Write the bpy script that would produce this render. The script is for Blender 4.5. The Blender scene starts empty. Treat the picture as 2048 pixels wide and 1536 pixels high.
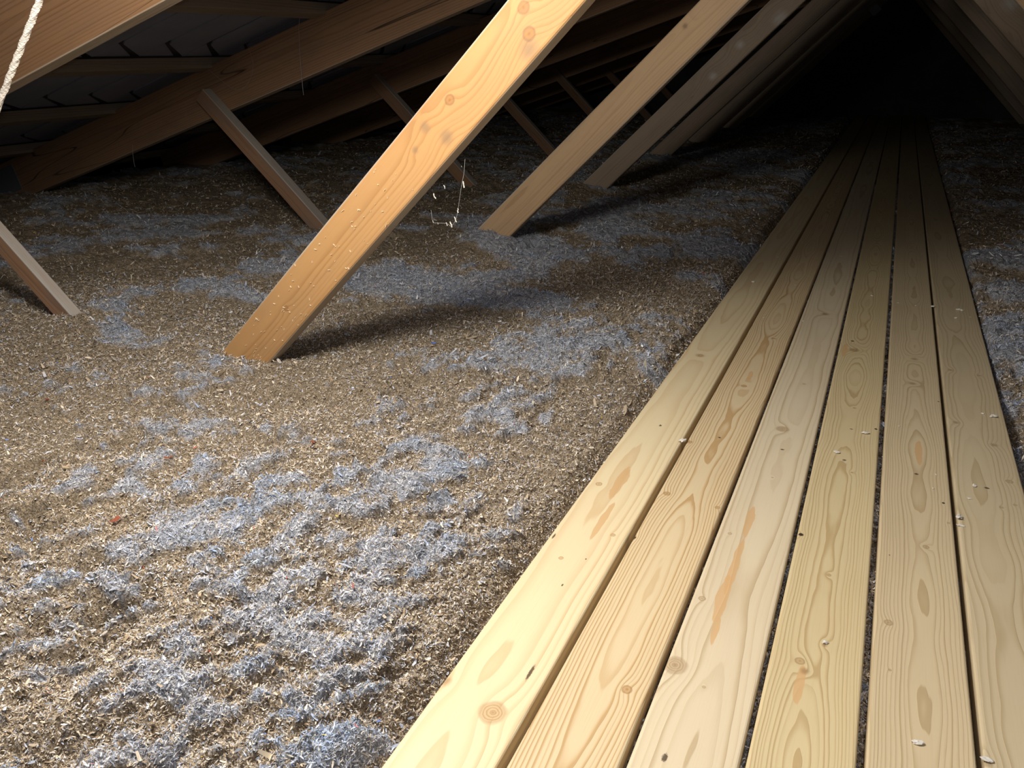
import bpy, bmesh, math, random
import numpy as np
from mathutils import Vector, Matrix

random.seed(7)
rng = np.random.default_rng(11)
S = bpy.context.scene
COL = S.collection
ZB = 0.33                       # top of the floorboards above the plasterboard
EYE = 0.62                      # camera above the boards

# ------------------------------------------------------------------ camera
F = 1672.0; CX, CY = 1024.0, 768.0; VX, VY = 1813.0, 94.0
_p = math.atan2(CY - VY, F)
_yd = np.array([VX - CX, CY - VY, F]); _yd /= np.linalg.norm(_yd)
_up = np.array([0, math.cos(_p), -math.sin(_p)])
_xd = np.cross(_up, _yd)
if _xd[0] < 0: _xd = -_xd
RW = np.array([_xd, _yd, _up])
def ray(x, y): return RW @ np.array([x - CX, CY - y, F])
def atz(x, y, z=0.0):
    r = ray(x, y); return r * ((z - EYE) / r[2]) + np.array([0, 0, EYE])
def aty(x, y, Y):
    r = ray(x, y); return r * (Y / r[1]) + np.array([0, 0, EYE])
cam_d = bpy.data.cameras.new('camera'); cam = bpy.data.objects.new('camera', cam_d); COL.objects.link(cam)
M = Matrix.Identity(4)
for i in range(3):
    M[i][0] = RW[i][0]; M[i][1] = RW[i][1]; M[i][2] = -RW[i][2]
M[0][3], M[1][3], M[2][3] = 0, 0, EYE + ZB
cam.matrix_world = M
cam_d.sensor_fit = 'HORIZONTAL'; cam_d.sensor_width = 36; cam_d.lens = 36 * F / 2048
cam_d.clip_start = 0.02; cam_d.clip_end = 60
S.camera = cam

# ------------------------------------------------------------------ world, lights, exposure
w = bpy.data.worlds.new('world'); S.world = w; w.use_nodes = True
w.node_tree.nodes['Background'].inputs[0].default_value = (0.05, 0.06, 0.08, 1)
w.node_tree.nodes['Background'].inputs[1].default_value = 0.0
def light(name, kind, loc, energy, color, **k):
    d = bpy.data.lights.new(name, kind); d.energy = energy; d.color = color
    for a, b in k.items(): setattr(d, a, b)
    o = bpy.data.objects.new(name, d); o.location = loc; COL.objects.link(o); return o
light('work_lamp_light', 'POINT', (-0.70, 0.62, 0.89 + ZB), 55.0, (1.0, 0.965, 0.90), shadow_soft_size=0.13)
light('phone_torch_light', 'POINT', (0.03, -0.02, EYE + ZB + 0.03), 6.2, (0.93, 0.95, 1.0), shadow_soft_size=0.01)
S.view_settings.view_transform = 'Standard'; S.view_settings.look = 'None'
S.view_settings.gamma = 1; S.view_settings.use_curve_mapping = False
S.view_settings.exposure = 0.0

# ------------------------------------------------------------------ helpers
def tag(o, label=None, cat=None, group=None, kind=None):
    if label: o['label'] = label
    if cat: o['category'] = cat
    if group: o['group'] = group
    if kind: o['kind'] = kind
    return o
def link(name, me, mat, parent=None):
    o = bpy.data.objects.new(name, me); COL.objects.link(o)
    if mat: me.materials.append(mat)
    if parent: o.parent = parent
    return o
def empty(name, loc=(0, 0, 0)):
    o = bpy.data.objects.new(name, None); o.location = loc; COL.objects.link(o); o.empty_display_size = .05; return o
def mesh_np(name, V, Fq, smooth=False):
    """V (n,3), Fq (m,4) or (m,3)"""
    me = bpy.data.meshes.new(name)
    V = np.ascontiguousarray(V, dtype=np.float32); Fq = np.ascontiguousarray(Fq, dtype=np.int32)
    k = Fq.shape[1]
    me.vertices.add(len(V)); me.vertices.foreach_set('co', V.ravel())
    me.loops.add(Fq.size); me.loops.foreach_set('vertex_index', Fq.ravel())
    me.polygons.add(len(Fq)); me.polygons.foreach_set('loop_start', np.arange(0, Fq.size, k, dtype=np.int32))
    me.polygons.foreach_set('use_smooth', np.full(len(Fq), smooth, dtype=bool))
    me.update(calc_edges=True); return me

# ---- node helper
class NT:
    def __init__(s, name):
        s.m = bpy.data.materials.new(name); s.m.use_nodes = True
        s.t = s.m.node_tree; s.n = s.t.nodes; s.l = s.t.links
        s.bsdf = s.n['Principled BSDF']
    def put(s, sock, v):
        if isinstance(v, bpy.types.NodeSocket): s.l.new(v, sock)
        elif v is not None: sock.default_value = v
    def math(s, op, a, b=None, c=None, clamp=False):
        n = s.n.new('ShaderNodeMath'); n.operation = op; n.use_clamp = clamp
        s.put(n.inputs[0], a)
        if b is not None: s.put(n.inputs[1], b)
        if c is not None: s.put(n.inputs[2], c)
        return n.outputs[0]
    def vec(s, op, a, b=None):
        n = s.n.new('ShaderNodeVectorMath'); n.operation = op
        s.put(n.inputs[0], a)
        if b is not None: s.put(n.inputs[1], b)
        return n.outputs['Value'] if op in ('LENGTH', 'DISTANCE', 'DOT_PRODUCT') else n.outputs[0]
    def noise(s, v, scale=5, detail=2, rough=.5, dist=0, color=False):
        n = s.n.new('ShaderNodeTexNoise'); s.put(n.inputs['Vector'], v)
        n.inputs['Scale'].default_value = scale; n.inputs['Detail'].default_value = detail
        n.inputs['Roughness'].default_value = rough; n.inputs['Distortion'].default_value = dist
        return n.outputs['Color' if color else 'Fac']
    def ramp(s, f, stops, interp='LINEAR'):
        n = s.n.new('ShaderNodeValToRGB'); n.color_ramp.interpolation = interp; s.put(n.inputs[0], f)
        e = n.color_ramp.elements
        while len(e) < len(stops): e.new(0.5)
        for i, (p, c) in enumerate(stops):
            e[i].position = p; e[i].color = (*c, 1) if len(c) == 3 else c
        return n.outputs[0]
    def mix(s, f, a, b, blend='MIX'):
        n = s.n.new('ShaderNodeMix'); n.data_type = 'RGBA'; n.blend_type = blend
        s.put(n.inputs[0], f)
        for k, v in ((6, a), (7, b)):
            if isinstance(v, tuple): v = (*v, 1) if len(v) == 3 else v
            s.put(n.inputs[k], v)
        return n.outputs[2]
    def mrange(s, v, a, b, c=0., d=1., smooth=True):
        n = s.n.new('ShaderNodeMapRange'); n.interpolation_type = 'SMOOTHSTEP' if smooth else 'LINEAR'
        s.put(n.inputs[0], v)
        for i, q in enumerate((a, b, c, d)): s.put(n.inputs[i + 1], q)
        return n.outputs[0]
    def obj(s):
        return s.n.new('ShaderNodeTexCoord').outputs['Object']
    def sep(s, v):
        n = s.n.new('ShaderNodeSeparateXYZ'); s.put(n.inputs[0], v); return n.outputs
    def comb(s, a, b, c):
        n = s.n.new('ShaderNodeCombineXYZ')
        for i, q in enumerate((a, b, c)): s.put(n.inputs[i], q)
        return n.outputs[0]
    def bump(s, h, strength=.2, dist=.002):
        n = s.n.new('ShaderNodeBump'); n.inputs['Strength'].default_value = strength; n.inputs['Distance'].default_value = dist
        s.put(n.inputs['Height'], h); s.l.new(n.outputs[0], s.bsdf.inputs['Normal'])

def wood(name, light, mid, dark, spacing=.006, pith=(0., -.03), wander=(.012, .012), seed=0, knots=(), streaks=(), slits=(),
         rough=.5, contrast=1., flen=1., blotch=.12, dirt=0., dirt_col=(.16, .15, .14), spec=.35, streak_col=(.60, .37, .17), warp=.0035, cracks=0., faces=None):
    """Solid timber. Local x runs along the piece, y and z across it."""
    t = NT(name); P = t.obj()
    u, v, z = t.sep(P)[:3]
    us = t.math('ADD', u, seed * 3.17)
    def n1(sc, off, amp, det=1):
        f = t.noise(t.comb(t.math('MULTIPLY', us, sc), off + seed, 0.0), 1.0, det)
        return t.math('MULTIPLY', t.math('SUBTRACT', f, .5), 2 * amp)
    a = t.math('ADD', t.math('SUBTRACT', v, pith[0]), n1(.9 * flen, 1.3, wander[0]))
    b = t.math('ADD', t.math('SUBTRACT', z, pith[1]), n1(1.5 * flen, 9.1, wander[1], 2))
    wv = t.comb(t.math('MULTIPLY', us, 9.), t.math('MULTIPLY', v, 55.), t.math('MULTIPLY', z, 55.))
    wob = t.math('MULTIPLY', t.math('SUBTRACT', t.noise(wv, 1.0, 2), .5), warp)
    r = t.math('ADD', t.math('SQRT', t.math('ADD', t.math('MULTIPLY', a, a), t.math('MULTIPLY', b, b))), wob)
    masks = []
    for (ku, kv, kr, kind) in knots:
        # the grain flows round each knot; stretched along the board
        sv = t.vec('MULTIPLY', t.vec('SUBTRACT', P, (ku, kv, 0)), (1 / (kr * 2.6), 1 / (kr * 1.7), 0))
        d = t.vec('LENGTH', sv)
        g = t.math('DIVIDE', kr * .62, t.math('ADD', 1.0, t.math('POWER', d, 3.0)))
        r = t.math('ADD', r, g)
        d2 = t.vec('LENGTH', t.vec('MULTIPLY', t.vec('SUBTRACT', P, (ku, kv, 0)), (1 / kr, 1 / (kr * .9), 0)))
        d2 = t.math('ADD', d2, t.math('MULTIPLY', t.math('SUBTRACT', t.noise(P, 1.2 / kr, 2), .5), .35))
        masks.append((d2, kind, kr))
    rr = t.math('DIVIDE', r, spacing)
    rr = t.math('ADD', rr, t.math('MULTIPLY', t.noise(t.comb(t.math('MULTIPLY', rr, .37), seed, 0), 1., 1), 1.4))
    fr = t.math('FRACT', rr)
    late = t.mrange(fr, .35, .93)                      # earlywood to latewood
    edge = t.mrange(fr, .93, 1.0, 1., 0.)
    late = t.math('MULTIPLY', t.math('POWER', late, 1.5), edge)
    amp = t.noise(t.comb(t.math('FLOOR', rr), seed + .5, 0), 1.7, 0)
    late = t.math('MULTIPLY', late, t.mrange(amp, .25, .75, .35 * contrast, 1.15 * contrast), clamp=True)
    col = t.mix(late, light, mid)
    fib = t.noise(t.comb(t.math('MULTIPLY', us, 14.), t.math('MULTIPLY', v, 900.), t.math('MULTIPLY', z, 900.)), 1., 2)
    col = t.mix(t.math('MULTIPLY', t.mrange(fib, .45, .8), .16), col, mid)
    big = t.noise(t.comb(t.math('MULTIPLY', us, 2.2), t.math('MULTIPLY', v, 9.), z), 1., 3)
    col = t.mix(t.math('MULTIPLY', t.mrange(big, .4, .75), blotch), col, dark)
    for (su, sv_, lu, lv) in streaks:                  # resin-rich heartwood streaks
        wn = t.noise(t.comb(t.math('MULTIPLY', us, 28.), t.math('MULTIPLY', v, 70.), 3.3), 1., 2, color=True)
        q = t.vec('ADD', t.vec('MULTIPLY', t.vec('SUBTRACT', P, (su, sv_, 0)), (1 / lu, 1 / lv, 0)),
                  t.vec('MULTIPLY', t.vec('SUBTRACT', wn, (.5, .5, .5)), (.6, 1.3, 0)))
        m = t.mrange(t.vec('LENGTH', q), 1.0, .88, 0., .8)
        col = t.mix(m, col, streak_col)
    h = late
    for d2, kind, kr in masks:
        if kind == 'ring':
            col = t.mix(t.mrange(d2, 1.25, .95, 0., .7), col, dark)
            col = t.mix(t.mrange(d2, .85, .65), col, mid)
            col = t.mix(t.mrange(d2, .4, .1, 0., .55), col, dark)
        elif kind == 'dark':
            col = t.mix(t.mrange(d2, 1.2, .7), col, (.06, .035, .02))
            h = t.math('SUBTRACT', h, t.mrange(d2, 1.1, .7, 0, 3))
        elif kind == 'soft':
            col = t.mix(t.mrange(d2, 1.3, .2, 0., .75), col, dark)
        elif kind == 'pale':
            col = t.mix(t.mrange(d2, 1.3, .1, 0., .55), col, (.52, .52, .50))
        elif kind == 'smudge':
            col = t.mix(t.mrange(d2, 1.3, .1, 0., .5), col, (.16, .12, .08))
        else:                                           # big live knot with radiating fibre
            col = t.mix(t.mrange(d2, 1.35, 1.0, 0., .5), col, dark)
            col = t.mix(t.mrange(d2, 1.0, .8, 0, .8), col, mid)
            sw = t.math('FRACT', t.math('MULTIPLY', d2, 3.6))
            col = t.mix(t.math('MULTIPLY', t.mrange(sw, .3, .9, 0., .6), t.mrange(d2, 1.0, .9)), col, dark)
            col = t.mix(t.mrange(d2, .22, .05, 0, .7), col, dark)
    for (ku, kv, lu, lv) in slits:                     # splits, resin pockets, screw holes
        d3 = t.vec('LENGTH', t.vec('MULTIPLY', t.vec('SUBTRACT', P, (ku, kv, 0)), (1 / lu, 1 / lv, 0)))
        d3 = t.math('ADD', d3, t.math('MULTIPLY', t.math('SUBTRACT', t.noise(P, 500., 1), .5), .9))
        col = t.mix(t.mrange(d3, 1.1, .6, 0., .9), col, (.07, .045, .025))
        h = t.math('SUBTRACT', h, t.mrange(d3, 1.1, .7, 0, 3))
    if cracks:
        cr = t.noise(t.comb(t.math('MULTIPLY', us, 1.1), t.math('MULTIPLY', v, 16.), t.math('MULTIPLY', z, 16.)), 1., 0)
        cm = t.mrange(t.math('ABSOLUTE', t.math('SUBTRACT', cr, .52)), .006, .0, 0, cracks)
        col = t.mix(cm, col, (.03, .02, .012))
    if dirt:
        dn = t.noise(t.comb(t.math('MULTIPLY', us, 4.), t.math('MULTIPLY', v, 14.), t.math('MULTIPLY', z, 14.)), 1., 5, .65)
        col = t.mix(t.mrange(dn, .42, .75, 0., dirt), col, dirt_col)
    if faces:                                          # narrow faces: rough-sawn struts, dusty braces, lighter rafter undersides: (half width, colour, strength, side)
        hw, fc, fs, sd = faces
        vv_ = t.math('ABSOLUTE', v) if sd == 0 else t.math('MULTIPLY', v, sd)
        fn = t.noise(t.comb(t.math('MULTIPLY', us, 6.), t.math('MULTIPLY', v, 60.), t.math('MULTIPLY', z, 60.)), 1., 4)
        fm = t.math('MULTIPLY', t.mrange(vv_, hw - .0035, hw - .001), t.mrange(fn, .25, .6, fs * .7, fs))
        col = t.mix(fm, col, fc)
    t.l.new(col, t.bsdf.inputs['Base Color'])
    t.bsdf.inputs['Roughness'].default_value = rough
    t.bsdf.inputs['Specular IOR Level'].default_value = spec
    t.bump(h, .35, .0006)
    return t.m

# ---- timber: rounded prism along local x
def timber_mesh(name, L, W, T, ar=.003, seg=24, wob=0., ends=True, seed=0):
    """length L (x from 0), width W (y, centred), thickness T (z, centred)"""
    pts = []
    for (sx, sy, a0) in ((1, 1, 0), (-1, 1, 90), (-1, -1, 180), (1, -1, 270)):
        for k in range(4):
            a = math.radians(a0 + 30 * k)
            pts.append((sx * (W / 2 - ar) + ar * math.cos(a), sy * (T / 2 - ar) + ar * math.sin(a)))
    n = len(pts); r = random.Random(seed)
    ph = [r.uniform(0, 6.28) for _ in range(4)]
    bm = bmesh.new(); rings = []
    for i in range(seg + 1):
        x = L * i / seg
        dy = wob * (math.sin(x * 2.3 + ph[0]) + .5 * math.sin(x * 6.1 + ph[1])); dz = wob * .5 * math.sin(x * 3.1 + ph[2])
        rings.append([bm.verts.new((x, py + dy, pz + dz)) for py, pz in pts])
    for i in range(seg):
        for k in range(n):
            f = bm.faces.new((rings[i][k], rings[i][(k + 1) % n], rings[i + 1][(k + 1) % n], rings[i + 1][k])); f.smooth = False
    bm.faces.new(rings[0]); bm.faces.new(rings[-1][::-1])
    bmesh.ops.recalc_face_normals(bm, faces=bm.faces)
    me = bpy.data.meshes.new(name); bm.to_mesh(me); bm.free(); return me
def beam(name, A, B, W, T, mat, parent=None, ar=.003, wob=0., seed=0, seg=24):
    """beam with its centre line A->B in a plane of constant Y (board-top coordinates), W in that plane, T along Y"""
    A = Vector((A[0], A[1], A[2] + ZB)); B = Vector((B[0], B[1], B[2] + ZB))
    x = (B - A).normalized(); z = Vector((0, -1, 0)); z = (z - x * z.dot(x)).normalized(); y = z.cross(x)
    o = link(name, timber_mesh(name, (B - A).length, W, T, ar, seg, wob, seed=seed), mat, parent)
    m = Matrix.Identity(4)
    for i in range(3): m[i][0] = x[i]; m[i][1] = y[i]; m[i][2] = z[i]; m[i][3] = A[i]
    o.matrix_world = m
    if parent is not None:
        o.matrix_parent_inverse = Matrix.Identity(4)
        o.matrix_basis = parent.matrix_basis.inverted() @ m
    return o

# ------------------------------------------------------------------ numpy noise
def _h(ix, iy, s):
    n = (ix.astype(np.int64) * 374761393 + iy.astype(np.int64) * 668265263 + s * 1442695041) & 0xffffffff
    n = ((n ^ (n >> 13)) * 1274126177) & 0xffffffff
    n = (n ^ (n >> 16)) & 0xffffffff
    return n / 4294967295.0
def vn(x, y, s=0):
    ix = np.floor(x); iy = np.floor(y); fx = x - ix; fy = y - iy
    fx = fx * fx * fx * (fx * (fx * 6 - 15) + 10); fy = fy * fy * fy * (fy * (fy * 6 - 15) + 10)
    a = _h(ix, iy, s); b = _h(ix + 1, iy, s); c = _h(ix, iy + 1, s); d = _h(ix + 1, iy + 1, s)
    return ((a + (b - a) * fx) * (1 - fy) + (c + (d - c) * fx) * fy) * 2 - 1
def fbm(x, y, s=0, o=3, g=.5):
    t = 0; a = 1; q = 0
    for k in range(o):
        c, sn = math.cos(k * 1.1), math.sin(k * 1.1)
        t = t + a * vn((x * c - y * sn) * 2 ** k, (x * sn + y * c) * 2 ** k, s + k * 17); q += a; a *= g
    return t / q
def sstep(x, a, b):
    t = np.clip((x - a) / (b - a), 0, 1); return t * t * (3 - 2 * t)
def puffs(x, y, s=0):
    """rounded lumps: 1 at cell seeds, falling to 0"""
    ix = np.floor(x); iy = np.floor(y); best = np.full(x.shape, 9.)
    for dx in (-1, 0, 1):
        for dy in (-1, 0, 1):
            cx = ix + dx; cy = iy + dy
            px = cx + _h(cx, cy, s); py = cy + _h(cx, cy, s + 5)
            best = np.minimum(best, (x - px) ** 2 + (y - py) ** 2)
    return np.clip(1 - best, 0, 1)

# ------------------------------------------------------------------ insulation: height and colour fields over the ground
X0, X1 = -0.352, 0.262           # outer edges of the boarded walkway
CP = [(50,1500,.42),(300,1450,.58),(600,1450,.72),(750,1500,.75),(850,1350,.6),(50,1300,.4),(250,1250,.42),(500,1250,.7),(700,1200,.75),
 (900,1150,.68),(1000,1100,.75),(50,1100,.3),(200,1100,.4),(400,1050,.52),(600,1030,.6),(800,1000,.72),(950,950,.62),(1050,950,.35),
 (1130,1000,.04),(1090,1080,.04),(1170,900,.04),(1000,1180,.12),(950,1260,.12),(50,950,.22),(300,920,.45),(450,870,.45),(600,870,.35),(800,850,.62),
 (950,850,.6),(1100,830,.5),(1200,800,.15),(50,720,.45),(200,750,.35),(400,760,.42),(600,790,.02),(700,760,.02),(850,715,.45),(1000,720,.6),
 (1150,710,.75),(1250,680,.55),(1350,650,.62),(100,620,.05),(320,600,.35),(355,590,.85),(250,540,.05),(450,520,.12),(470,620,.05),(150,500,.2),(310,465,.85),
 (270,480,.8),(200,490,.4),(50,400,.55),(110,410,.5),(400,400,.02),(500,400,.02),(590,500,.95),(560,520,.9),(760,590,.85),(900,545,.85),(1000,520,1.),(960,580,.85),
 (850,650,.15),(700,640,.4),(800,480,.1),(750,520,.2),(650,700,.02),(800,770,.05),(1060,470,.95),(1120,475,.95),(1170,490,.95),(1240,505,.95),(1300,520,.1),(1340,510,.95),(1430,530,1.),
 (1120,600,1.),(1180,555,.05),(1250,560,.0),(1200,625,.1),(1330,590,.2),(1180,655,.7),(1400,585,.8),(1500,485,1.),(1460,480,.6),(1290,430,.9),(1240,430,.85),(1200,395,.8),
 (1370,430,.9),(1440,400,.9),(1500,410,.7),(1400,460,.02),(1530,430,.1),(1350,360,.02),(1450,320,.95),(1400,310,.8),(1550,345,.8),(1560,290,.3),(1500,370,.02),(1600,330,.1),
 (2000,650,.85),(2030,560,.3),(1980,600,.9),(1955,530,.8),(2035,800,.7),(2000,450,.2),(1960,400,.4),(1900,330,.4)]
_cp = np.array([list(atz(a, b)[:2]) + [c] for a, b, c in CP])
PITS = [(*atz(a, b)[:2], r_, d_) for a, b, r_, d_ in [(70,1065,.022,.04),(40,1040,.015,.03),(205,1215,.022,.04),(265,1195,.014,.03),(150,1325,.02,.035),(180,1140,.014,.02),(120,765,.016,.02),(40,735,.02,.02),(20,965,.02,.025),(860,745,.010,.02),(740,945,.010,.018),(130,1505,.025,.04),(330,1500,.02,.03),(800,1440,.02,.03),(560,1350,.012,.025),(1030,880,.01,.015),(500,1020,.01,.02)]]
_sd = atz(700, 1160)[:2] - atz(600, 1200)[:2]; _ang = math.atan2(_sd[1], _sd[0])
def fields(x, y):
    """returns height (board-top coordinates), grey-blue mask, brownness"""
    num = np.full(x.shape, .012 * .35); den = np.full(x.shape, .012)
    for a, b, c in _cp:
        sg = .032 * math.hypot(a, b) + .02
        wgt = np.exp(-((x - a) ** 2 + (y - b) ** 2) / (2 * sg * sg)); num += wgt * c; den += wgt
    D = num / den
    ca, sa = math.cos(_ang), math.sin(_ang)
    wx = x + .02 * vn(x / .09, y / .09, 71); wy = y + .02 * vn(x / .09, y / .09, 72)
    uu = (wx * ca + wy * sa) * .62; vv = -wx * sa + wy * ca
    n = .66 * fbm(uu / .021, vv / .021, 3, 3, .6) + .34 * fbm(uu / .075, vv / .075, 9, 2)
    far = sstep(np.hypot(x, y), 1.5, 2.3)
    cl = fbm(wx / .17, wy / .13, 14, 4, .62)
    q = (n * 1.35 + (D - .5) * 1.25) * (1 - far) + (cl * 1.9 + .35 * n + (np.clip(D, .05, .8) - .5) * 1.5) * far
    mask = sstep(q, .07, .36); soft = sstep(q, -.15, .5)
    H = .010 * fbm(x / .45, y / .45, 21, 2) + .007 * fbm(x / .13, y / .13, 22, 2) - .012
    H = H + soft * (.004 + .017 * puffs(wx / .030, wy / .030, 31) + .006 * puffs(wx / .013, wy / .013, 32))
    H = H + (1 - .6 * mask) * (.009 * puffs(x / .021, y / .021, 33) + .006 * puffs(x / .0095, y / .0095, 34))
    H = H + .0022 * fbm(x / .006, y / .006, 35, 2)
    pit = sstep(fbm(uu / .05, vv / .05, 41, 3) + .2 * sstep(-x, .7, 1.1) * sstep(-y, -1.3, -.6), .25, .85)
    for (a, b, s_, dd) in PITS:
        H = H - dd * np.exp(-((x - a) ** 2 + (y - b) ** 2) / (2 * s_ * s_)) * (1 + .6 * fbm(x / .02, y / .02, 43, 2))
    H = H - .022 * pit
    # lower under and beside the walkway
    inb = sstep(x, X0 - .035, X0 + .004) * (1 - sstep(x, X1 + .0, X1 + .012))
    edge = np.exp(-((x - X0) / .04) ** 2) * .008
    H = H - edge
    Hb = -.036 + .006 * fbm(x / .05, y / .05, 51, 2) + .006 * mask * puffs(x / .02, y / .02, 52)
    for gi in range(5):
        ga, gb = EDGE[gi][1], EDGE[gi + 1][0]
        ing = sstep(x, ga - .003, ga + .001) * (1 - sstep(x, gb - .001, gb + .003))
        Hb = Hb + ing * (GAPF[gi] * .016 + .004 * vn(y / .02, x / .02, 77))
    H = H * (1 - inb) + Hb * inb
    r_dip = np.exp(-((x - X1) / .05) ** 2) * (1 - sstep(y, 1.35, 2.4)) * (x > X1)
    H = H - .042 * r_dip
    H = H + .012 * sstep(y, 2.4, 4.0) * (x > X1 + .02)
    # drifts against the timbers
    for (a, b, s_, hh) in ((-1.30, 1.30, .07, .012), (-1.2, 2.5, .10, .035), (-1.62, 2.5, .08, .03), (-1.28, 3.7, .12, .03), (-1.68, 1.30, .07, .022), (-1.95, 1.30, .2, .012), (-3.3, 2.5, .25, .03), (-1.2, 4.9, .15, .03)):
        H = H + hh * np.exp(-((x - a) ** 2 + (y - b) ** 2) / (2 * s_ * s_))
    return H, mask, pit

EDGE = [(-.347, -.2485), (-.2405, -.1445), (-.1385, -.0425), (-.0370, .0575), (.0655, .1605), (.1665, .2625)]   # board edges across the walkway
GAPF = (.1, .55, .8, 1., .1)                        # how far the fibres stand up in each gap
TAN = np.array([[.40,.315,.22],[.34,.26,.17],[.48,.39,.285],[.27,.20,.13],[.57,.48,.37],[.42,.375,.325]]) * np.array([1.10, 1.095, 1.08])
GRY = np.array([[.47,.47,.50],[.40,.42,.47],[.54,.53,.54],[.36,.385,.44],[.62,.61,.61],[.50,.46,.44],[.42,.45,.54]])
BRI = np.array([[.80,.74,.62],[.78,.78,.78],[.72,.62,.45]])
ODD = np.array([[.60,.10,.04],[.62,.40,.08],[.12,.2,.5],[.06,.05,.05],[.55,.2,.18]])

def build_insulation():
    # ground sheet, finer close by
    A0, A1 = math.radians(24), math.radians(178)
    na, nr = 1060, 1300
    ang = np.linspace(math.radians(-20), math.radians(200), na); rad = .15 * (12.5 / .15) ** np.linspace(0, 1, nr)
    Rr, Aa = np.meshgrid(rad, ang, indexing='ij')
    x = (Rr * np.cos(Aa)).ravel(); y = (Rr * np.sin(Aa)).ravel() - .02
    ok = None
    h, m, pit = fields(x, y)
    V = np.stack([x, y, h + ZB], 1)
    i = np.arange(nr * na).reshape(nr, na)
    Fq = np.stack([i[:-1, :-1], i[1:, :-1], i[1:, 1:], i[:-1, 1:]], -1).reshape(-1, 4)
    cx = x[Fq].mean(1); cy = y[Fq].mean(1)
    keep = (np.abs(cx) < 3.75) & (cy < 9.0) & (cy > -1.4)
    Fq = Fq[keep]
    nz = vn(x / .004, y / .004, 61) * .5 + .5
    tn = TAN[1] * .80 + (TAN[0] - TAN[1]) * nz[:, None]; gr = GRY[3] * .9 + (GRY[2] - GRY[3]) * nz[:, None]  # sheet colour darkened, standing in for shade between the shreds
    C = tn * (1 - m[:, None]) + gr * m[:, None]
    base = (V, Fq, C)
    # loose shreds of paper lying in it
    def shreds(n, rmin, rmax, size, lift, gaps=False):
        lr = rng.uniform(math.log(rmin), math.log(rmax), n); rr = np.exp(lr)
        aa = rng.uniform(A0, A1, n)
        sx = rr * np.cos(aa); sy = rr * np.sin(aa)
        inb = (sx > X0 - .004) & (sx < X1 + .004)
        if gaps:                                       # fibres standing in the gaps between the boards
            xs_, ys_ = [], []
            for gi in range(5):
                m_ = int(6500 * GAPF[gi]); xs_.append(rng.uniform(EDGE[gi][1] - .0005, EDGE[gi + 1][0] + .0005, m_))
                ys_.append(.45 + 4.2 * rng.random(m_) ** 1.7)
            sx = np.concatenate(xs_); sy = np.concatenate(ys_); rr = np.hypot(sx, sy); inb = np.ones(len(sx), bool)
        k = (np.abs(sx) < 3.4) & (sy < 8.) & (~inb | gaps | (rng.random(len(sx)) < .5))
        sx, sy, inb, rr = sx[k], sy[k], inb[k], rr[k]
        hh, mm, pp = fields(sx, sy)
        n = len(sx)
        L = size * np.exp(rng.normal(0, .38, n)) * np.maximum(1, rr / 1.15) ** .5
        L *= np.where(rng.random(n) < .03, 1.5, 1.0)
        Wd = L * rng.uniform(.14, .45, n)
        Wd = np.where(mm > .5, Wd * .8, Wd); L = np.where(mm > .5, L * 1.15, L)
        yaw = rng.uniform(0, 2 * np.pi, n); pit_ = rng.normal(0, .6, n); rol = rng.normal(0, .75, n)
        cyw, syw = np.cos(yaw), np.sin(yaw)
        d = np.stack([cyw * np.cos(pit_), syw * np.cos(pit_), np.sin(pit_)], 1)
        s_ = np.stack([-syw * np.cos(rol), cyw * np.cos(rol), np.sin(rol)], 1)
        nn = np.cross(d, s_); nn *= np.sign(nn[:, 2:3] + 1e-9)
        up = np.abs(rng.normal(0, lift, n)) * np.where(mm > .5, 1.5, 1.0)
        up = np.where(inb, np.minimum(up, .004), up)
        if gaps: up = up * 1.2; mm = np.clip(mm + .5, 0, 1); pit_ = pit_ * .6
        c = np.stack([sx, sy, hh + up + ZB], 1)
        bend = rng.normal(0, .25, n)[:, None] * L[:, None]
        e1 = c - d * L[:, None] / 2 - nn * bend; e2 = c + d * L[:, None] / 2 - nn * bend * .6
        sw = s_ * Wd[:, None] / 2
        V = np.stack([e1 - sw * .7, e1 + sw * .7, c - sw, c + sw, e2 - sw * .5, e2 + sw * .5], 1).reshape(-1, 3)
        b = (np.arange(n) * 6)[:, None]
        Fq = np.concatenate([b + [0, 2, 3, 1], b + [2, 4, 5, 3]], 0)
        p = rng.random(n) < np.clip(mm * .68 + .19, 0, 1)
        C = np.where(p[:, None], GRY[rng.integers(0, len(GRY), n)], TAN[rng.integers(0, len(TAN), n)])
        fd = sstep(rr, 1.0, 2.3); q = rng.random(n); C = np.where((q < .10 * (1 - .75 * fd))[:, None], BRI[rng.integers(0, 3, n)], C)
        C = np.where((q > .9965)[:, None], ODD[rng.integers(0, 5, n)], C)
        C = C * (1 + (rng.uniform(.68, 1.4, n) - 1) * (1 - .5 * fd))[:, None]
        bc = sstep(vn(sx / .05, sy / .05, 81), -.2, .9)[:, None] * (mm > .5)[:, None]
        C = C * (1 - bc * np.array([.26, .13, -.04]))
        return V, Fq, np.repeat(C, 6, 0)
    parts = [base, shreds(260000, .5, 1.5, .0024, .0022), shreds(760000, .5, 2.6, .0034, .0018), shreds(240000, 1.7, 8.5, .0042, .003), shreds(6000, .5, 3.5, .0058, .003), shreds(0, .5, 4., .0032, .002, True)]
    Vs, Fs, Cs = [], [], []; o = 0
    for V, Fq, C in parts:
        Vs.append(V); Fs.append(Fq + o); Cs.append(C); o += len(V)
    V = np.concatenate(Vs); Fq = np.concatenate(Fs); C = np.concatenate(Cs)
    me = mesh_np('cellulose_insulation', V, Fq, False)
    ca = me.color_attributes.new('shred_colour', 'FLOAT_COLOR', 'POINT')
    ca.data.foreach_set('color', np.concatenate([C, np.ones((len(C), 1))], 1).astype(np.float32).ravel())
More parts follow.
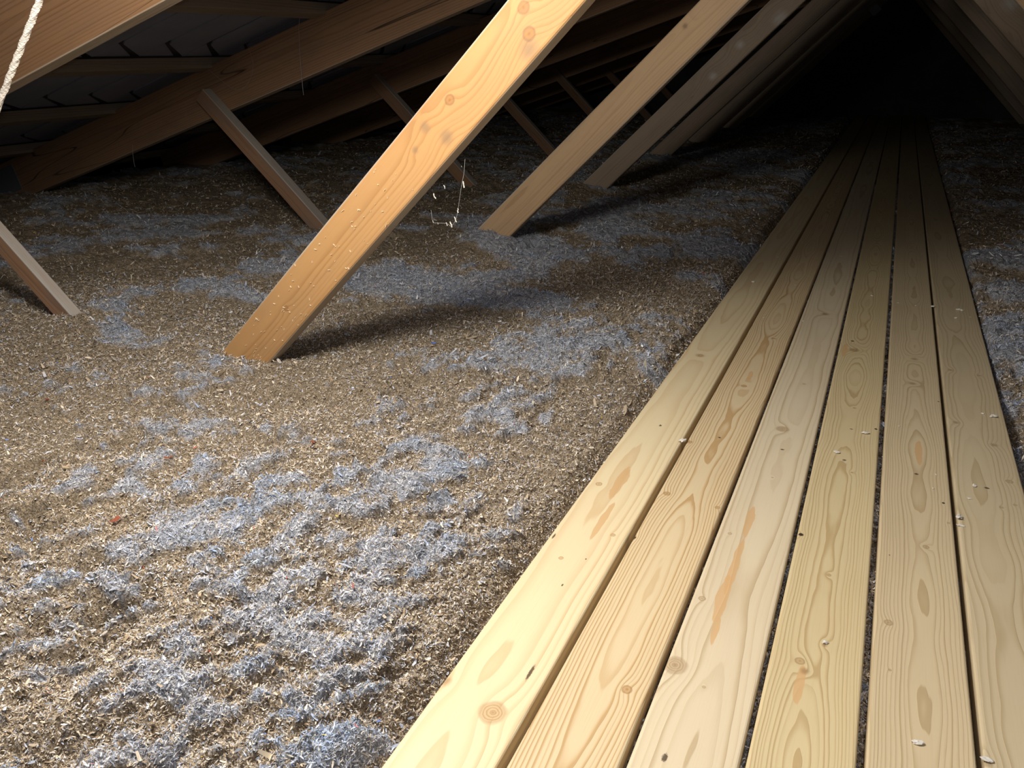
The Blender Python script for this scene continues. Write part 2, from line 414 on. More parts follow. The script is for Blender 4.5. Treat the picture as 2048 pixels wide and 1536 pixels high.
    t = NT('cellulose'); a = t.n.new('ShaderNodeAttribute'); a.attribute_name = 'shred_colour'
    t.l.new(a.outputs['Color'], t.bsdf.inputs['Base Color']); t.bsdf.inputs['Roughness'].default_value = .95
    g = NT('cellulose_matted'); a2 = g.n.new('ShaderNodeAttribute'); a2.attribute_name = 'shred_colour'
    oc = g.obj(); f1 = g.noise(oc, 420., 4, .7); f2 = g.noise(oc, 130., 2)
    mm_ = g.math('MULTIPLY', g.mrange(f1, .36, .66, .40, 1.3), g.mrange(f2, .35, .6, .7, 1.05))
    cb = g.vec('MULTIPLY', a2.outputs['Color'], g.comb(mm_, mm_, mm_))
    g.l.new(cb, g.bsdf.inputs['Base Color']); g.bsdf.inputs['Roughness'].default_value = .95; g.bsdf.inputs['Specular IOR Level'].default_value = .1
    g.bump(g.math('ADD', f1, f2), .9, .003)
    t.bsdf.inputs['Specular IOR Level'].default_value = .15
    o = link('cellulose_insulation', me, t.m); me.materials.append(g.m)
    mi = np.zeros(len(Fq), np.int32); mi[:len(base[1])] = 1; me.polygons.foreach_set('material_index', mi)
    tag(o, 'loose-fill cellulose insulation, tan with blue-grey clumps, spread over the loft floor', 'insulation', kind='stuff')
    return o

# ------------------------------------------------------------------ shell
t = NT('plasterboard'); t.bsdf.inputs['Base Color'].default_value = (.45, .43, .40, 1); t.bsdf.inputs['Roughness'].default_value = .9
def box_mesh(name, lo, hi):
    bm = bmesh.new(); bmesh.ops.create_cube(bm, size=1)
    for v in bm.verts:
        for i in range(3): v.co[i] = lo[i] if v.co[i] < 0 else hi[i]
    me = bpy.data.meshes.new(name); bm.to_mesh(me); bm.free(); return me
fl = link('floor', box_mesh('floor', (-4.1, -1.6, -.03), (4.1, 9.6, 0.)), t.m); tag(fl, 'plasterboard under the insulation', kind='structure')
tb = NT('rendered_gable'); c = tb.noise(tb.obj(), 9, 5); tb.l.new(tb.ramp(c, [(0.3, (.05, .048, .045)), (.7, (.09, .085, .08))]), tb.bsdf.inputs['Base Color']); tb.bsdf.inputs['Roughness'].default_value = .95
def gable(name, y0, y1):
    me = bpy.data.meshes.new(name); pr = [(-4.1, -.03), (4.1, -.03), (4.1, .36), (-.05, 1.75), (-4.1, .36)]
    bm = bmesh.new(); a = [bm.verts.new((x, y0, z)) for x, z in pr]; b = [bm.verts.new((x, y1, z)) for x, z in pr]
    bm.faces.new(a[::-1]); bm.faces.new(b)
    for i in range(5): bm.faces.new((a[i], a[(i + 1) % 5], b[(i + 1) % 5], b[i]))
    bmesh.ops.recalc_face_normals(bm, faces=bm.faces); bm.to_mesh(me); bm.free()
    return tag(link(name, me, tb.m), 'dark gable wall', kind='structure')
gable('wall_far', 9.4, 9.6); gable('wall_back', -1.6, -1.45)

# roof: underside of slates on battens
RX = -.07                        # ridge line
SL = 1 / 3.0; LEN = math.sqrt(1 + SL * SL)
def rafter_low(side, x):         # underside height of the rafters at x (board-top coordinates)
    d = abs(x - RX)
    return .717 + (1.278 + RX) * SL - d * SL
RD = .168                        # rafter depth
NRM = {-1: np.array([-SL, 0, 1]) / LEN, 1: np.array([SL, 0, 1]) / LEN}
def roof_pt(side, d, y, off):    # d horizontal distance from the ridge, off above the rafter tops
    z = rafter_low(side, RX) - d * SL
    return np.array([RX + side * d, y, z]) + NRM[side] * (RD + off)
ts = NT('slate'); oc = ts.obj()
n1_ = ts.noise(oc, 3.5, 4); n2_ = ts.noise(oc, 60, 3)
cc = ts.ramp(n1_, [(.3, (.25, .27, .35)), (.7, (.36, .375, .45))]); cc = ts.mix(ts.mrange(n2_, .4, .8, 0, .35), cc, (.34, .34, .36))
ts.l.new(cc, ts.bsdf.inputs['Base Color']); ts.bsdf.inputs['Roughness'].default_value = .85; ts.bump(n2_, .3, .002)
tshade = NT('seam_shade_backing'); tshade.bsdf.inputs['Base Color'].default_value = (.10, .09, .085, 1); tshade.bsdf.inputs['Roughness'].default_value = .95  # backing sheet made dark to paint the shade in the slate seams
BATTEN_D = [2.307 + RX - .517 * k for k in range(-3, 5)]     # distance of each batten's lower edge from the ridge
def slates():
    bm = bmesh.new()
    def slab(side, quad, o0, o1):
        a = [bm.verts.new(Vector(roof_pt(side, d, y, o0)) + Vector((0, 0, ZB))) for d, y in quad]
        b = [bm.verts.new(Vector(roof_pt(side, d, y, o1)) + Vector((0, 0, ZB))) for d, y in quad]
        k = len(quad); bm.faces.new(a); bm.faces.new(b[::-1])
        for i in range(k): bm.faces.new((a[i], a[(i + 1) % k], b[(i + 1) % k], b[i]))
    rr = random.Random(3)
    for side in (-1, 1):
        slab(side, [(-.02, -1.6), (4.1, -1.6), (4.1, 9.6), (-.02, 9.6)], .056, .075)
        bm.faces.ensure_lookup_table()
        for f_ in bm.faces[-6:]: f_.material_index = 1
        for j, bd in enumerate(BATTEN_D):
            d_low, d_up = bd - .055, bd - .055 - .45          # between this batten and the next one up
            y = -1.45 + (j % 2) * .08
            while y < 9.3:
                w_ = .176; o = rr.uniform(0, .003)
                slab(side, [(d_up, y), (d_up, y + w_), (d_low, y + w_), (d_low - .105, y + .02), (d_low - .135, y)], .040 + o, .045 + o)
                slab(side, [(d_low + .01, y - .004), (d_low + .01, y + w_ - .028), (d_low - .108, y - .004)], .043 + o, .048 + o)
                y += .19
    bmesh.ops.recalc_face_normals(bm, faces=bm.faces)
    me = bpy.data.meshes.new('ceiling'); bm.to_mesh(me); bm.free()
    me.materials.append(ts.m); me.materials.append(tshade.m)
    return tag(link('ceiling', me, None), 'underside of the slate roof', kind='structure')
slates()

OLD = dict(rough=.8, spec=.2)
M_bat = wood('batten_timber', (.34, .27, .20), (.25, .19, .14), (.16, .12, .09), .005, (.01, -.02), seed=4, dirt=.6, dirt_col=(.24, .21, .18), **OLD)
def battens():
    first = None
    names = {0: 'lowest', 1: 'second lowest'}
    for side in (-1, 1):
        for j, bd in enumerate(BATTEN_D):
            d = bd - .025
            if d < .05: continue
            c = roof_pt(side, d, -1.5, .019)
            me = timber_mesh('roof_batten', 10.8, .05, .038, .002, 40, .001, seed=j)
            o = link('roof_batten', me, M_bat)
            x = Vector((0, 1, 0)); z = Vector(NRM[side]); y = z.cross(x)
            m = Matrix.Identity(4)
            for i in range(3): m[i][0] = x[i]; m[i][1] = y[i]; m[i][2] = z[i]; m[i][3] = c[i] + (ZB if i == 2 else 0)
            o.matrix_world = m
            yield side, j, o
ORD = ['lowest', 'second', 'third', 'fourth', 'fifth', 'sixth', 'seventh', 'eighth']
for side, j, o in battens():
    wh = 'on the slope behind the orange strut' if side < 0 else 'on the far-right roof slope'
    tag(o, f'{ORD[j]} brown roof batten up from the eaves, {wh}', 'batten', 'roof battens under the slates')

# ------------------------------------------------------------------ trusses
ST = dict(rough=.62, spec=.3)
def kn(A, B, pts, Y, r, kind):
    """pixel spots on a member seen in plane Y -> knots in its local frame"""
    A = np.array(A); B = np.array(B); x = (B - A) / np.linalg.norm(B - A); yv = np.cross(np.array([0, -1, 0]), x)
    out = []
    for (px, py, rad) in pts:
        q = aty(px, py, Y) - A; out.append((float(q @ x), float(q @ yv), rad, kind))
    return out
def strut_line(xr, zr, width, side=-1, z0=-.2, z1=None, slope=1.0):
    """centre line of a long strut whose ridge-side (under) edge passes through (xr, zr)"""
    a = math.atan(slope); off = width / 2
    # under edge direction (cos a, sin a) going up towards the ridge; member lies on the outer/upper side of it
    cx = xr - (-side) * off * math.sin(a) * 1.0; cz = zr + off * math.cos(a)
    if z1 is None: z1 = 1.13
    f = lambda z: cx + (-side) * (z - cz) / slope
    return (f(z0), z0), (f(z1), z1)
WS = .095
LX = [-.443, -.452, -.482, -.50, -.50, -.50, -.50]        # under edge of the long struts at z = .69
M_plate = NT('zinc_plate'); M_plate.bsdf.inputs['Base Color'].default_value = (.22, .235, .27, 1); M_plate.bsdf.inputs['Metallic'].default_value = .5; M_plate.bsdf.inputs['Roughness'].default_value = .6; M_plate = M_plate.m
pale = (.50, .33, .17)
S_COL = [((.49, .27, .105), (.37, .18, .06), (.24, .12, .05)), ((.50, .33, .18), (.36, .21, .10), (.2, .12, .06)), ((.34, .25, .17), (.25, .17, .11), (.15, .1, .07))]
T_LABEL = ['roof truss with the thick bright orange strut, nearest over the insulation',
           'second roof truss, its paler strut standing just behind the bright orange one',
           'third roof truss, its dusty greyish strut behind the pale one',
           'fourth roof truss, dim brown strut tucked behind the dusty greyish one',
           'fifth roof truss, one before the farthest two, deep in the dark',
           'sixth roof truss, last but one before the dark gable',
           'farthest roof truss, nearly lost in the dark by the gable']
for k in range(7):
    Y = 1.306 + 1.2 * k
    root = empty('roof_truss', (0, Y + .04, 0)); tag(root, T_LABEL[k], 'roof truss', 'row of timber roof trusses')
    c = S_COL[min(k, 2)]
    # rafters stand just behind the struts
    for side in (-1, 1):
        dz = {0: 0., 1: .012, 2: .02}.get(k, .02)
        lo = RX + side * 3.75; yy = Y + .045 + .0225
        pa = np.array([lo, yy, rafter_low(side, lo) + dz]) + NRM[side] * RD / 2
        pb = np.array([RX, yy, rafter_low(side, RX) + dz]) + NRM[side] * RD / 2
        rc_ = ((.27, .145, .07), (.20, .10, .045), (.12, .07, .04)) if k == 0 else ((.33, .19, .105), (.25, .135, .07), (.13, .08, .05))
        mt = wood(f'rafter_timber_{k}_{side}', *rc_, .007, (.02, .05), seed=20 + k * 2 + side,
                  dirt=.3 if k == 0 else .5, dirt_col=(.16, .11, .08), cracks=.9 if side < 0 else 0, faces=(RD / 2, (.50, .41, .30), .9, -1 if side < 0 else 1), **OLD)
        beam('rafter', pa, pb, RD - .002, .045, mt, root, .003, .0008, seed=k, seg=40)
    if k in (1, 5):
        q = aty(14, 362, Y + .044) if k == 1 else aty(1750, 20, Y - .001)
        sl = math.atan(SL) if k == 1 else math.radians(45); hw_, hh_ = (.075, .055) if k == 1 else (.035, .03)
        yy = Y + .043 if k == 1 else Y - .003
        me = box_mesh('nail_plate', (-hw_, -.0015, -hh_), (hw_, .002, hh_))
        o = link('nail_plate', me, M_plate, root); o['label'] = 'dull grey metal nail plate'
        o.location = (q[0], yy - root.location[1], q[2] + ZB); o.rotation_euler = (0, -sl, 0)
    # long struts
    (ax, az), (bx, bz) = strut_line(LX[k], .69, WS, -1, z1=1.02)
    A, B = (ax, Y + .0225, az), (bx, Y + .0225, bz)
    knots = []; slits = []
    if k == 0:
        knots = kn(A, B, [(1047, 15, .010), (1058, 68, .011), (572, 617, .006), (899, 200, .009)], Y, 0, 'ring') + \
                kn(A, B, [(1058, 100, .020), (893, 275, .016), (850, 255, .012), (830, 300, .008)], Y, 0, 'smudge')
    if k == 2: knots = kn(A, B, [(1425, 152, .02), (1560, 38, .035), (1480, 90, .02)], Y, 0, 'pale')
    if k == 1: knots = kn(A, B, [(1370, 52, .009)], Y, 0, 'soft')
    ms = wood(f'strut_timber_{k}', *c, spacing=.0055, pith=(.03, -.035), wander=(.01, .008), seed=40 + k, knots=knots,
              dirt=(.12, .3, .75)[min(k, 2)], dirt_col=(.22, .18, .14), cracks=0. if k == 0 else .3, blotch=.2, contrast=.65, faces=(WS / 2, (.50, .44, .36), .9, 0), **ST)
    beam('strut', A, B, WS, .045, ms, root, .006, .0015, seed=k, seg=60)
    rx = {0: atz, 1: 0}.get(0)
    px0 = {0: None, 1: (2031, 0), 2: (1947, 0), 3: (1908, 0)}.get(k)
    if px0: q = aty(px0[0], px0[1], Y); rxr, rzr = q[0], q[2]
    else: rxr, rzr = .30, .69
    (ax, az), (bx, bz) = strut_line(rxr, rzr, WS, 1, z1=1.02)
    beam('strut', (ax, Y + .0225, az), (bx, Y + .0225, bz), WS, .045, ms, root, .006, .0015, seed=k + 9, seg=60)
    # short braces from the rafter down towards the foot of the strut
    if k == 0:
        P0, P1, W_, T_ = (-2.02, .30 + .0), (-1.60, -.06), .028, .028
        cA = aty(50, 518, Y); cB = aty(130, 625, Y)
        a0 = (np.array([-1.885, .185]) , np.array([-1.715, .040]))
        dv = (a0[1] - a0[0]) / np.linalg.norm(a0[1] - a0[0])
        dv = np.array([.7265, -.687]); P1 = np.array([-1.745, .045]) + dv * .14; P0 = P1 - dv * .72; W_, T_ = .046, .030
    else:
        dv = np.array([.7265, -.687])
        c0 = np.array([-2.225, .34]); P0 = c0 - dv * .17; P1 = c0 + dv * .64; W_, T_ = .056, .044
        if k == 2: P0 = P0 + [-.02, .02]; P1 = P1 + [-.02, .02]
    mb = wood(f'brace_timber_{k}', (.33, .19, .11), (.25, .13, .07), (.16, .085, .055), .005, (.01, -.02), seed=60 + k, dirt=.7, dirt_col=(.20, .16, .14), faces=(W_ / 2, (.42, .38, .33), .9, 1), **OLD)
    beam('brace', (P0[0], Y + T_ / 2, P0[1]), (P1[0], Y + T_ / 2, P1[1]), W_, T_, mb, root, .002, .0012, seed=k, seg=30)
    beam('brace', (2 * RX - P0[0], Y + T_ / 2, P0[1]), (2 * RX - P1[0], Y + T_ / 2, P1[1]), W_, T_, mb, root, .002, .0012, seed=k + 3, seg=30)
    mtb = wood(f'tie_beam_timber_{k}', (.46, .29, .15), (.36, .2, .1), (.2, .1, .06), .007, (.02, .04), seed=80 + k, dirt=.3, **OLD)
    beam('tie_beam', (-3.75, Y + .045 + .0225, -.028 - .0725), (3.65, Y + .045 + .0225, -.028 - .0725), .145, .045, mtb, root, .003, 0, seg=8)

# ------------------------------------------------------------------ floorboards
def L2(px, py):                 # pixel on the board tops -> (distance along, across) in the walkway
    q = atz(px, py); return q[0], q[1]
BT = .028; BY0, BY1 = .25, 9.3
def loc(i, px, py):
    X, Yw = L2(px, py); c = (EDGE[i][0] + EDGE[i][1]) / 2
    return Yw - BY0, -(X - c)      # local x along +Y, local y = -X
KN = {
 0: [(985,1425,.0135,'big'),(1198,968,.0052,'ring'),(1226,1070,.0036,'ring'),(1122,1116,.0034,'ring'),(1400,711,.012,'soft'),(1401,711,.004,'ring'),(890,1361,.009,'soft'),(1290,770,.003,'soft')],
 1: [(1334,987,.0055,'ring'),(1435,1015,.004,'ring'),(1254,1379,.0058,'ring'),(1488,772,.006,'ring'),(1266,1074,.005,'dark'),(1379,884,.005,'ring'),(1547,677,.004,'ring')],
 2: [(1565,858,.0105,'big'),(1460,1067,.003,'ring'),(1404,1197,.0045,'ring'),(1350,1330,.0125,'big'),(1408,1374,.002,'ring'),(1608,768,.003,'ring'),(1545,955,.002,'ring'),(1650,628,.012,'soft')],
 3: [(1600,1322,.0055,'ring'),(1609,1342,.006,'soft'),(1658,1150,.003,'ring'),(1649,1290,.004,'soft'),(1705,682,.004,'dark'),(1709,816,.003,'ring'),(1708,700,.014,'soft'),(1602,1069,.004,'dark'),(1704,945,.003,'soft'),(1752,858,.003,'dark')],
 4: [(1852,1094,.0042,'ring'),(1777,1245,.005,'ring'),(1780,1340,.0018,'ring'),(1887,1006,.0025,'dark'),(1897,1046,.0022,'ring'),(1825,767,.008,'soft'),(1829,718,.01,'soft'),(1877,803,.002,'dark')],
 5: [(2019,963,.0055,'ring'),(2003,1015,.003,'ring'),(1988,890,.0075,'soft'),(1912,845,.007,'soft'),(1901,740,.007,'soft'),(1958,751,.005,'soft'),(1972,1522,.006,'big'),(2030,1010,.003,'ring')],
}
STK = {0: [(1240,965,.055,.0085),(1205,1040,.06,.005)], 1: [(1500,752,.03,.005)], 2: [(1498,1045,.05,.0062),(1470,1130,.07,.0055),(1445,1195,.05,.0075),(1432,1260,.03,.004)],
       3: [(1690,700,.05,.006),(1598,1370,.035,.005)], 4: [(1838,905,.05,.006)], 5: []}
SLT = {0: [(1321,851,.004,.0025),(1061,1345,.014,.002),(1108,1072,.008,.0015),(1172,1118,.002,.001),(1125,1170,.003,.0012)], 1: [(1439,875,.003,.0028)], 2: [(1565,899,.0025,.0035),(1330,1515,.006,.003)], 3: [(1689,920,.003,.003),(1703,858,.002,.003)],
       4: [(1833,948,.003,.0035),(1779,1110,.0015,.001)], 5: [(1974,976,.003,.004)]}
BM = [dict(light=(.73,.60,.37), mid=(.60,.42,.22), dark=(.34,.20,.09), spacing=.0068, pith=(.012,-.034), wander=(.010,.014), contrast=.8, flen=1.0),
      dict(light=(.67,.53,.32), mid=(.50,.325,.15), dark=(.33,.17,.07), spacing=.0029, pith=(.0,-.024), wander=(.006,.016), contrast=1.2, flen=1.5),
      dict(light=(.67,.56,.38), mid=(.52,.40,.24), dark=(.34,.22,.12), spacing=.0045, pith=(-.006,-.038), wander=(.009,.016), contrast=1.0, flen=.8),
      dict(light=(.63,.51,.29), mid=(.49,.355,.175), dark=(.33,.20,.09), spacing=.0025, pith=(.004,-.026), wander=(.008,.016), contrast=1.15, flen=1.9),
      dict(light=(.62,.50,.31), mid=(.48,.36,.20), dark=(.33,.21,.11), spacing=.0026, pith=(-.004,-.025), wander=(.006,.016), contrast=1.1, flen=1.5),
      dict(light=(.60,.49,.31), mid=(.48,.37,.21), dark=(.32,.22,.12), spacing=.0036, pith=(.01,-.04), wander=(.012,.016), contrast=.8, flen=1.6)]
B_LABEL = ['pale pine board edging the walkway beside the insulation, with a large round knot',
           'pine board with strong brown cathedral grain, next to the pale knotty edge board',
           'whitish pine board with a long amber streak down its middle',
           'yellowish pine board with wavy grain, between the amber-streaked one and the centre-ringed one',
           'pine board with pale oval rings along its middle, one in from the shaded edge board',
           'plain pine edge board beside the dark gap, sprinkled with paper crumbs']
for i in range(6):
    xa, xb = EDGE[i]; cx_ = (xa + xb) / 2
    kn_ = [(*loc(i, a, b), r, kd) for a, b, r, kd in KN[i]]
    st_ = [(*loc(i, a, b), lu, lv) for a, b, lu, lv in STK[i]]
    sl_ = [(*loc(i, a, b), lu, lv) for a, b, lu, lv in SLT[i]]
    mt = wood(f'board_pine_{i}', seed=100 + i * 7, knots=kn_, streaks=st_, slits=sl_, rough=.42, spec=.45, blotch=.10, warp=.003, **BM[i])
    me = timber_mesh('floorboard', BY1 - BY0 + .85, xb - xa, BT, .0032, 60, .0, seed=i)
    for v_ in me.vertices: v_.co.x -= .85
    o = link('floorboard', me, mt)
    m = Matrix.Identity(4)
    for r_ in range(3):
        m[r_][0] = (0, 1, 0)[r_]; m[r_][1] = (-1, 0, 0)[r_]; m[r_][2] = (0, 0, 1)[r_]; m[r_][3] = (cx_, BY0, ZB - BT / 2)[r_]
    o.matrix_world = m
    tag(o, B_LABEL[i], 'floorboard', 'boards of the walkway')

# ------------------------------------------------------------------ rope
t_r = NT('rope_fibre'); oc = t_r.obj()
wv = t_r.n.new('ShaderNodeTexWave'); wv.inputs['Scale'].default_value = 60; wv.bands_direction = 'DIAGONAL'; wv.inputs['Distortion'].default_value = 2
t_r.l.new(oc, wv.inputs[0]); t_r.l.new(t_r.ramp(wv.outputs['Fac'], [(0, (.42, .37, .31)), (1, (.56, .50, .43))]), t_r.bsdf.inputs['Base Color'])
t_r.bsdf.inputs['Roughness'].default_value = .95
def tube(name, pts, r, mat, parent=None, n=10, twist=0., fuzz=0.):
    pts = [Vector(p) for p in pts]; bm = bmesh.new(); rings = []
    up = Vector((.3, .8, .5))
    for i, p in enumerate(pts):
        d = (pts[min(i + 1, len(pts) - 1)] - pts[max(i - 1, 0)]).normalized()
        a = d.cross(up).normalized(); b = d.cross(a)
        ring = []
        for k in range(n):
            th = 2 * math.pi * k / n + twist * i
            rr = r * (1 + (.14 * math.cos(3 * (2 * math.pi * k / n)) if twist else 0) + fuzz * random.uniform(-1, 1))
            ring.append(bm.verts.new(p + a * math.cos(th) * rr + b * math.sin(th) * rr))
        rings.append(ring)
    for i in range(len(rings) - 1):
        for k in range(n): bm.faces.new((rings[i][k], rings[i][(k + 1) % n], rings[i + 1][(k + 1) % n], rings[i + 1][k]))
    bm.faces.new(rings[0][::-1]); bm.faces.new(rings[-1])
    bmesh.ops.recalc_face_normals(bm, faces=bm.faces)
    me = bpy.data.meshes.new(name); bm.to_mesh(me); bm.free(); return link(name, me, mat, parent)
Yr = .95  # the rope runs nearly straight
ra = aty(122, -120, Yr); rb = aty(79, 0, Yr); rc = aty(38, 105, Yr); rd = aty(2, 198, Yr); re_ = aty(-90, 440, Yr)
def spline(P, n):
    P = [np.array(p) for p in P]; P = [2 * P[0] - P[1]] + P + [2 * P[-1] - P[-2]]; out = []
    for i in range(1, len(P) - 2):
        for k in range(n):
            t_ = k / n; a, b, c, d = P[i - 1:i + 3]
            out.append(.5 * ((2 * b) + (-a + c) * t_ + (2 * a - 5 * b + 4 * c - d) * t_ ** 2 + (-a + 3 * b - 3 * c + d) * t_ ** 3))
    out.append(P[-2]); return out
rope = tube('rope', [tuple(p + [0, 0, ZB]) for p in spline([ra, rb, rc, rd, re_], 60)], .0047, t_r.m, n=12, twist=.12, fuzz=.09)
tag(rope, 'pale fuzzy rope hanging slack in front of the nearest rafter', 'rope')

# ------------------------------------------------------------------ paper crumbs, cobwebs
t_p = NT('paper_white'); t_p.bsdf.inputs['Base Color'].default_value = (.66, .62, .54, 1); t_p.bsdf.inputs['Roughness'].default_value = .9
t_q = NT('paper_red'); t_q.bsdf.inputs['Base Color'].default_value = (.42, .13, .07, 1); t_q.bsdf.inputs['Roughness'].default_value = .9
t_w = NT('cobweb_thread'); t_w.bsdf.inputs['Base Color'].default_value = (.42, .40, .38, 1); t_w.bsdf.inputs['Roughness'].default_value = .9
def scrap(name, c, size, mat, seed, parent=None, lumpy=True):
    r = random.Random(seed); bm = bmesh.new()
    if lumpy:
        bmesh.ops.create_icosphere(bm, subdivisions=2, radius=size / 2)
        sc = (r.uniform(.8, 1.5), r.uniform(.5, .9), r.uniform(.25, .45)); a = r.uniform(0, 3.14)
        for v in bm.verts:
            f = 1 + r.uniform(-.5, .45); x, y, z = v.co.x * sc[0] * f, v.co.y * sc[1] * f, v.co.z * sc[2] * f
            v.co = (x * math.cos(a) - y * math.sin(a), x * math.sin(a) + y * math.cos(a), z)
    else:
        a = r.uniform(0, 3.14); nx, ny = 5, 3; g = []
        for i in range(nx):
            for j in range(ny):
                u_ = (i / (nx - 1) - .5) * size; v_ = (j / (ny - 1) - .5) * size * .55
                g.append(bm.verts.new((u_ * math.cos(a) - v_ * math.sin(a) + r.uniform(-1, 1) * size * .06, u_ * math.sin(a) + v_ * math.cos(a), (abs(u_) / size) ** 2 * size * .6 + r.uniform(0, .1) * size)))
        for i in range(nx - 1):
            for j in range(ny - 1): bm.faces.new((g[i * ny + j], g[(i + 1) * ny + j], g[(i + 1) * ny + j + 1], g[i * ny + j + 1]))
        bmesh.ops.solidify(bm, geom=bm.faces[:], thickness=.0003)
    zmin = min(v.co.z for v in bm.verts)
    for v in bm.verts: v.co.z -= zmin
    me = bpy.data.meshes.new(name); bm.to_mesh(me); bm.free()
    o = link(name, me, mat, parent); o.location = (c[0], c[1], c[2] + ZB); return o
CR = [(1556,515,.009,'on the pale edge board, the farthest big one'),(1506,565,.012,'on the pale edge board, far part'),(1682,513,.007,'on the amber-streaked board, far part'),
      (1590,571,.006,'on the strong-grained board, far part'),(1866,614,.013,'lodged in the last gap of the walkway, thumb-sized white lump'),(1918,621,.013,'on the edge board by the dark gap, end of a long row'),
      (1925,622,.009,'on the edge board by the dark gap, in a long row'),(1911,637,.009,'on the edge board by the dark gap, just before the row'),(1940,635,.006,'on the edge board by the dark gap, near its outer edge'),
      (1744,592,.008,'on the wavy-grained board, far part'),(1796,607,.006,'on the centre-ringed board, far part'),(1831,612,.007,'on the centre-ringed board, middle of its far part'),
      (1986,834,.014,'on the edge board by the dark gap, large with a shadow'),(1965,828,.006,'on the edge board by the dark gap, beside the large one'),
      (1672,906,.012,'on the wavy-grained board by its screw hole, long and white'),(1731,868,.011,'on the wavy-grained board near the next gap'),(1798,853,.005,'on the centre-ringed board, alone near its middle'),
      (1365,884,.014,'wedged in the first gap beside the pale edge board'),(1527,636,.005,'on the strong-grained board, tiny'),(1948,972,.008,'on the edge board by the dark gap, flat and bright'),
      (1938,998,.006,'on the edge board, small, just nearer than the flat one'),(1917,1037,.014,'caught on the rim of the last gap of the walkway'),(1921,1052,.008,'on the rim of the last gap, just nearer than the big tuft'),
      (1834,1487,.009,'on the centre-ringed board, nearest of all'),(1972,1521,.009,'on the edge board by the dark gap, nearest of all'),(1650,1287,.007,'on the wavy-grained board, nearest part'),
      (1872,950,.004,'on the centre-ringed board near its screw hole'),(1606,643,.005,'on the amber-streaked board, far part, tiny'),(1866,978,.005,'on the centre-ringed board close to the last gap')]
for n_, (px, py, sz, lb) in enumerate(CR):
    c = atz(px, py); o = scrap('paper_crumb', (c[0], c[1], .0003), sz * .8, t_p.m, n_)
    tag(o, 'white paper crumb ' + lb, 'paper crumb', 'paper crumbs on the walkway')
for n_, (px, py, sz, lb) in enumerate([(233, 1058, .016, 'largest and brightest red paper scrap lying on the insulation'), (340, 936, .012, 'small red paper scrap beside a grey clump of insulation'),
                                      (628, 894, .010, 'red paper scrap tucked in grey insulation below the orange strut foot'), (95, 805, .009, 'dull red paper scrap farthest back on the insulation')]):
    c = atz(px, py, -.002); hh = float(fields(np.array([c[0]]), np.array([c[1]]))[0][0])
    o = scrap('paper_scrap', (c[0], c[1], hh + .004), sz, t_q.m, 50 + n_, lumpy=False); tag(o, lb, 'paper scrap', 'red paper scraps')
# crumbs clinging to the big strut
t_s = NT('dust_speck'); t_s.bsdf.inputs['Base Color'].default_value = (.75, .62, .42, 1); t_s.bsdf.inputs['Roughness'].default_value = .9
web = empty('cobweb', (-.78, 1.33, ZB + .3)); tag(web, 'cobweb with white paper flecks hanging under the bright orange strut', 'cobweb')
def thread(parent, P, r=.0003, name='strand', sag=.0):
    pts = spline([np.array(p) + [0, 0, ZB] for p in P], 8)
    o = tube(name, [tuple(p) for p in pts], r, t_w.m, None, n=5)
    if parent: o.parent = parent; o.matrix_parent_inverse = parent.matrix_world.inverted() if False else Matrix.Translation(-parent.location)
    return o
Yc = 1.33
T1 = [aty(930, 318, Yc), aty(928, 345, Yc), aty(923, 372, Yc), aty(915, 425, Yc), aty(911, 440, Yc), aty(903, 452, Yc), aty(893, 447, Yc), aty(876, 446, Yc), aty(866, 443, Yc), aty(862, 420, Yc)]
thread(web, T1, .00022)
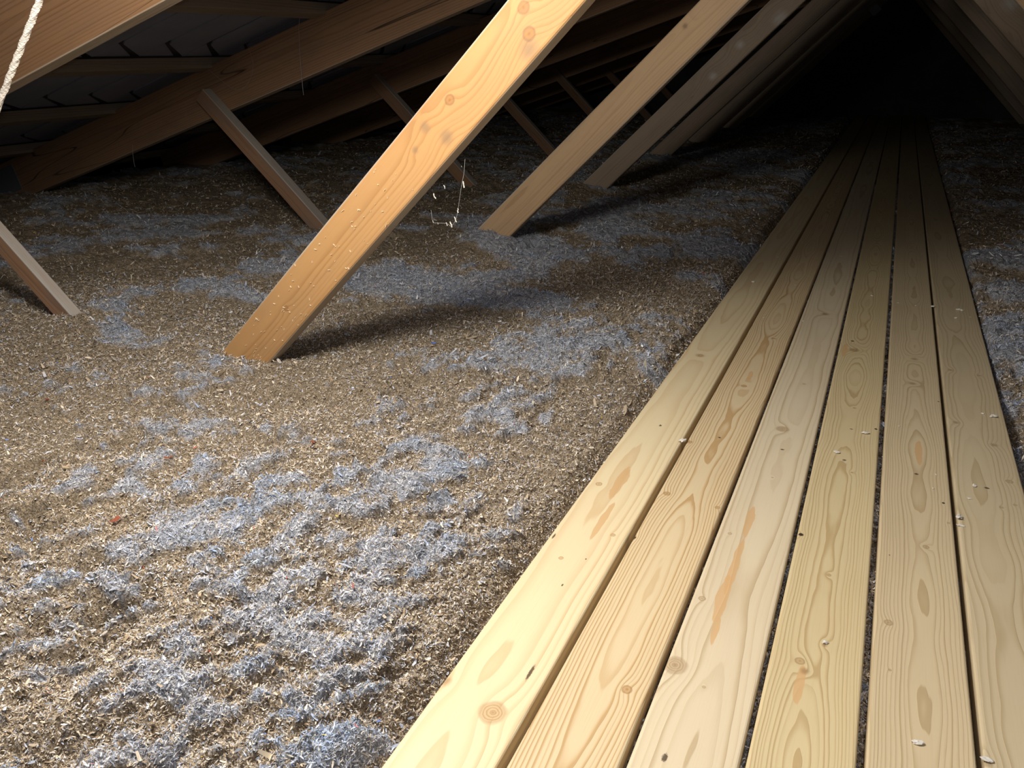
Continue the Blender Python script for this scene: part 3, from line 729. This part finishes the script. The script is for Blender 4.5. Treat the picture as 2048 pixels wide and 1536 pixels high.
for n_, (px, py, sz) in enumerate([(927, 369, .011), (889, 374, .006), (916, 421, .008), (911, 439, .009), (903, 449, .010), (893, 448, .006), (866, 443, .004), (876, 447, .003), (923, 333, .002), (869, 392, .009)]):
    c = aty(px, py, Yc); r = random.Random(n_)
    pts = [Vector((c[0] + (q - .5) * sz * .35 + r.uniform(-.15, .15) * sz, c[1], c[2] + ZB + (.5 - q) * sz)) for q in (0, .3, .6, 1)]
    o = tube('fleck', pts, sz * .11, t_p.m, None, n=6, fuzz=.3); o.parent = web; o.matrix_parent_inverse = Matrix.Translation(-web.location)
for P, lb, rr in (([(600, 20), (598, 60), (601, 120), (605, 170), (607, 190)], 'long dusty cobweb thread dangling below the second rafter', .0006),
              ([(265, 290), (266, 310), (268, 325), (270, 334)], 'short dusty cobweb thread hanging low beneath the second rafter', .0006),
              ([(380, 105), (430, 150), (472, 180), (497, 165), (506, 125), (487, 75), (476, 55)], 'looped cobweb thread stretched across the second rafter', .0004)):
    o = tube('cobweb_thread', [tuple(p + [0, 0, ZB]) for p in spline([aty(a, b, 2.535) for a, b in P], 10)], rr, t_w.m, n=5, fuzz=.3)
    tag(o, lb, 'cobweb')
# small flakes stuck to the near strut: one countless sprinkling, part of its truss is left to the strut's surface
def strut_specks():
    r = np.random.default_rng(5); n = 90
    (ax, az), (bx, bz) = strut_line(LX[0], .69, WS, -1, z1=1.02)
    A = np.array([ax, az]); D = np.array([bx, bz]) - A; Ln = np.linalg.norm(D); D /= Ln; N = np.array([-D[1], D[0]])
    s = (.2 + .55 * r.random(n) ** 1.4) ; v = r.uniform(-1, 1, n) * WS * .45
    s = s + .115
    V, Fq = [], []
    for i in range(n):
        c = A + D * s[i] + N * v[i]; L_ = abs(r.normal(.0009, .0009)) + .0005; a = r.uniform(0, 3.14)
        d = np.array([math.cos(a), math.sin(a)]) * L_; e = np.array([-math.sin(a), math.cos(a)]) * .00035
        b = len(V); y0 = 1.306 - .0012; y1 = 1.306 + .001
        for yy in (y0, y1):
            for q in (c - d - e, c + d - e, c + d + e, c - d + e): V.append((q[0], yy, q[1] + ZB))
        Fq += [(b, b + 1, b + 2, b + 3), (b + 4, b + 7, b + 6, b + 5), (b, b + 4, b + 5, b + 1), (b + 1, b + 5, b + 6, b + 2), (b + 2, b + 6, b + 7, b + 3), (b + 3, b + 7, b + 4, b)]
    o = link('paper_dust', mesh_np('paper_dust', np.array(V), np.array(Fq)), t_s.m)
    tag(o, 'fine paper dust clinging to the bright orange strut', 'dust', kind='stuff')
strut_specks()
build_insulation()
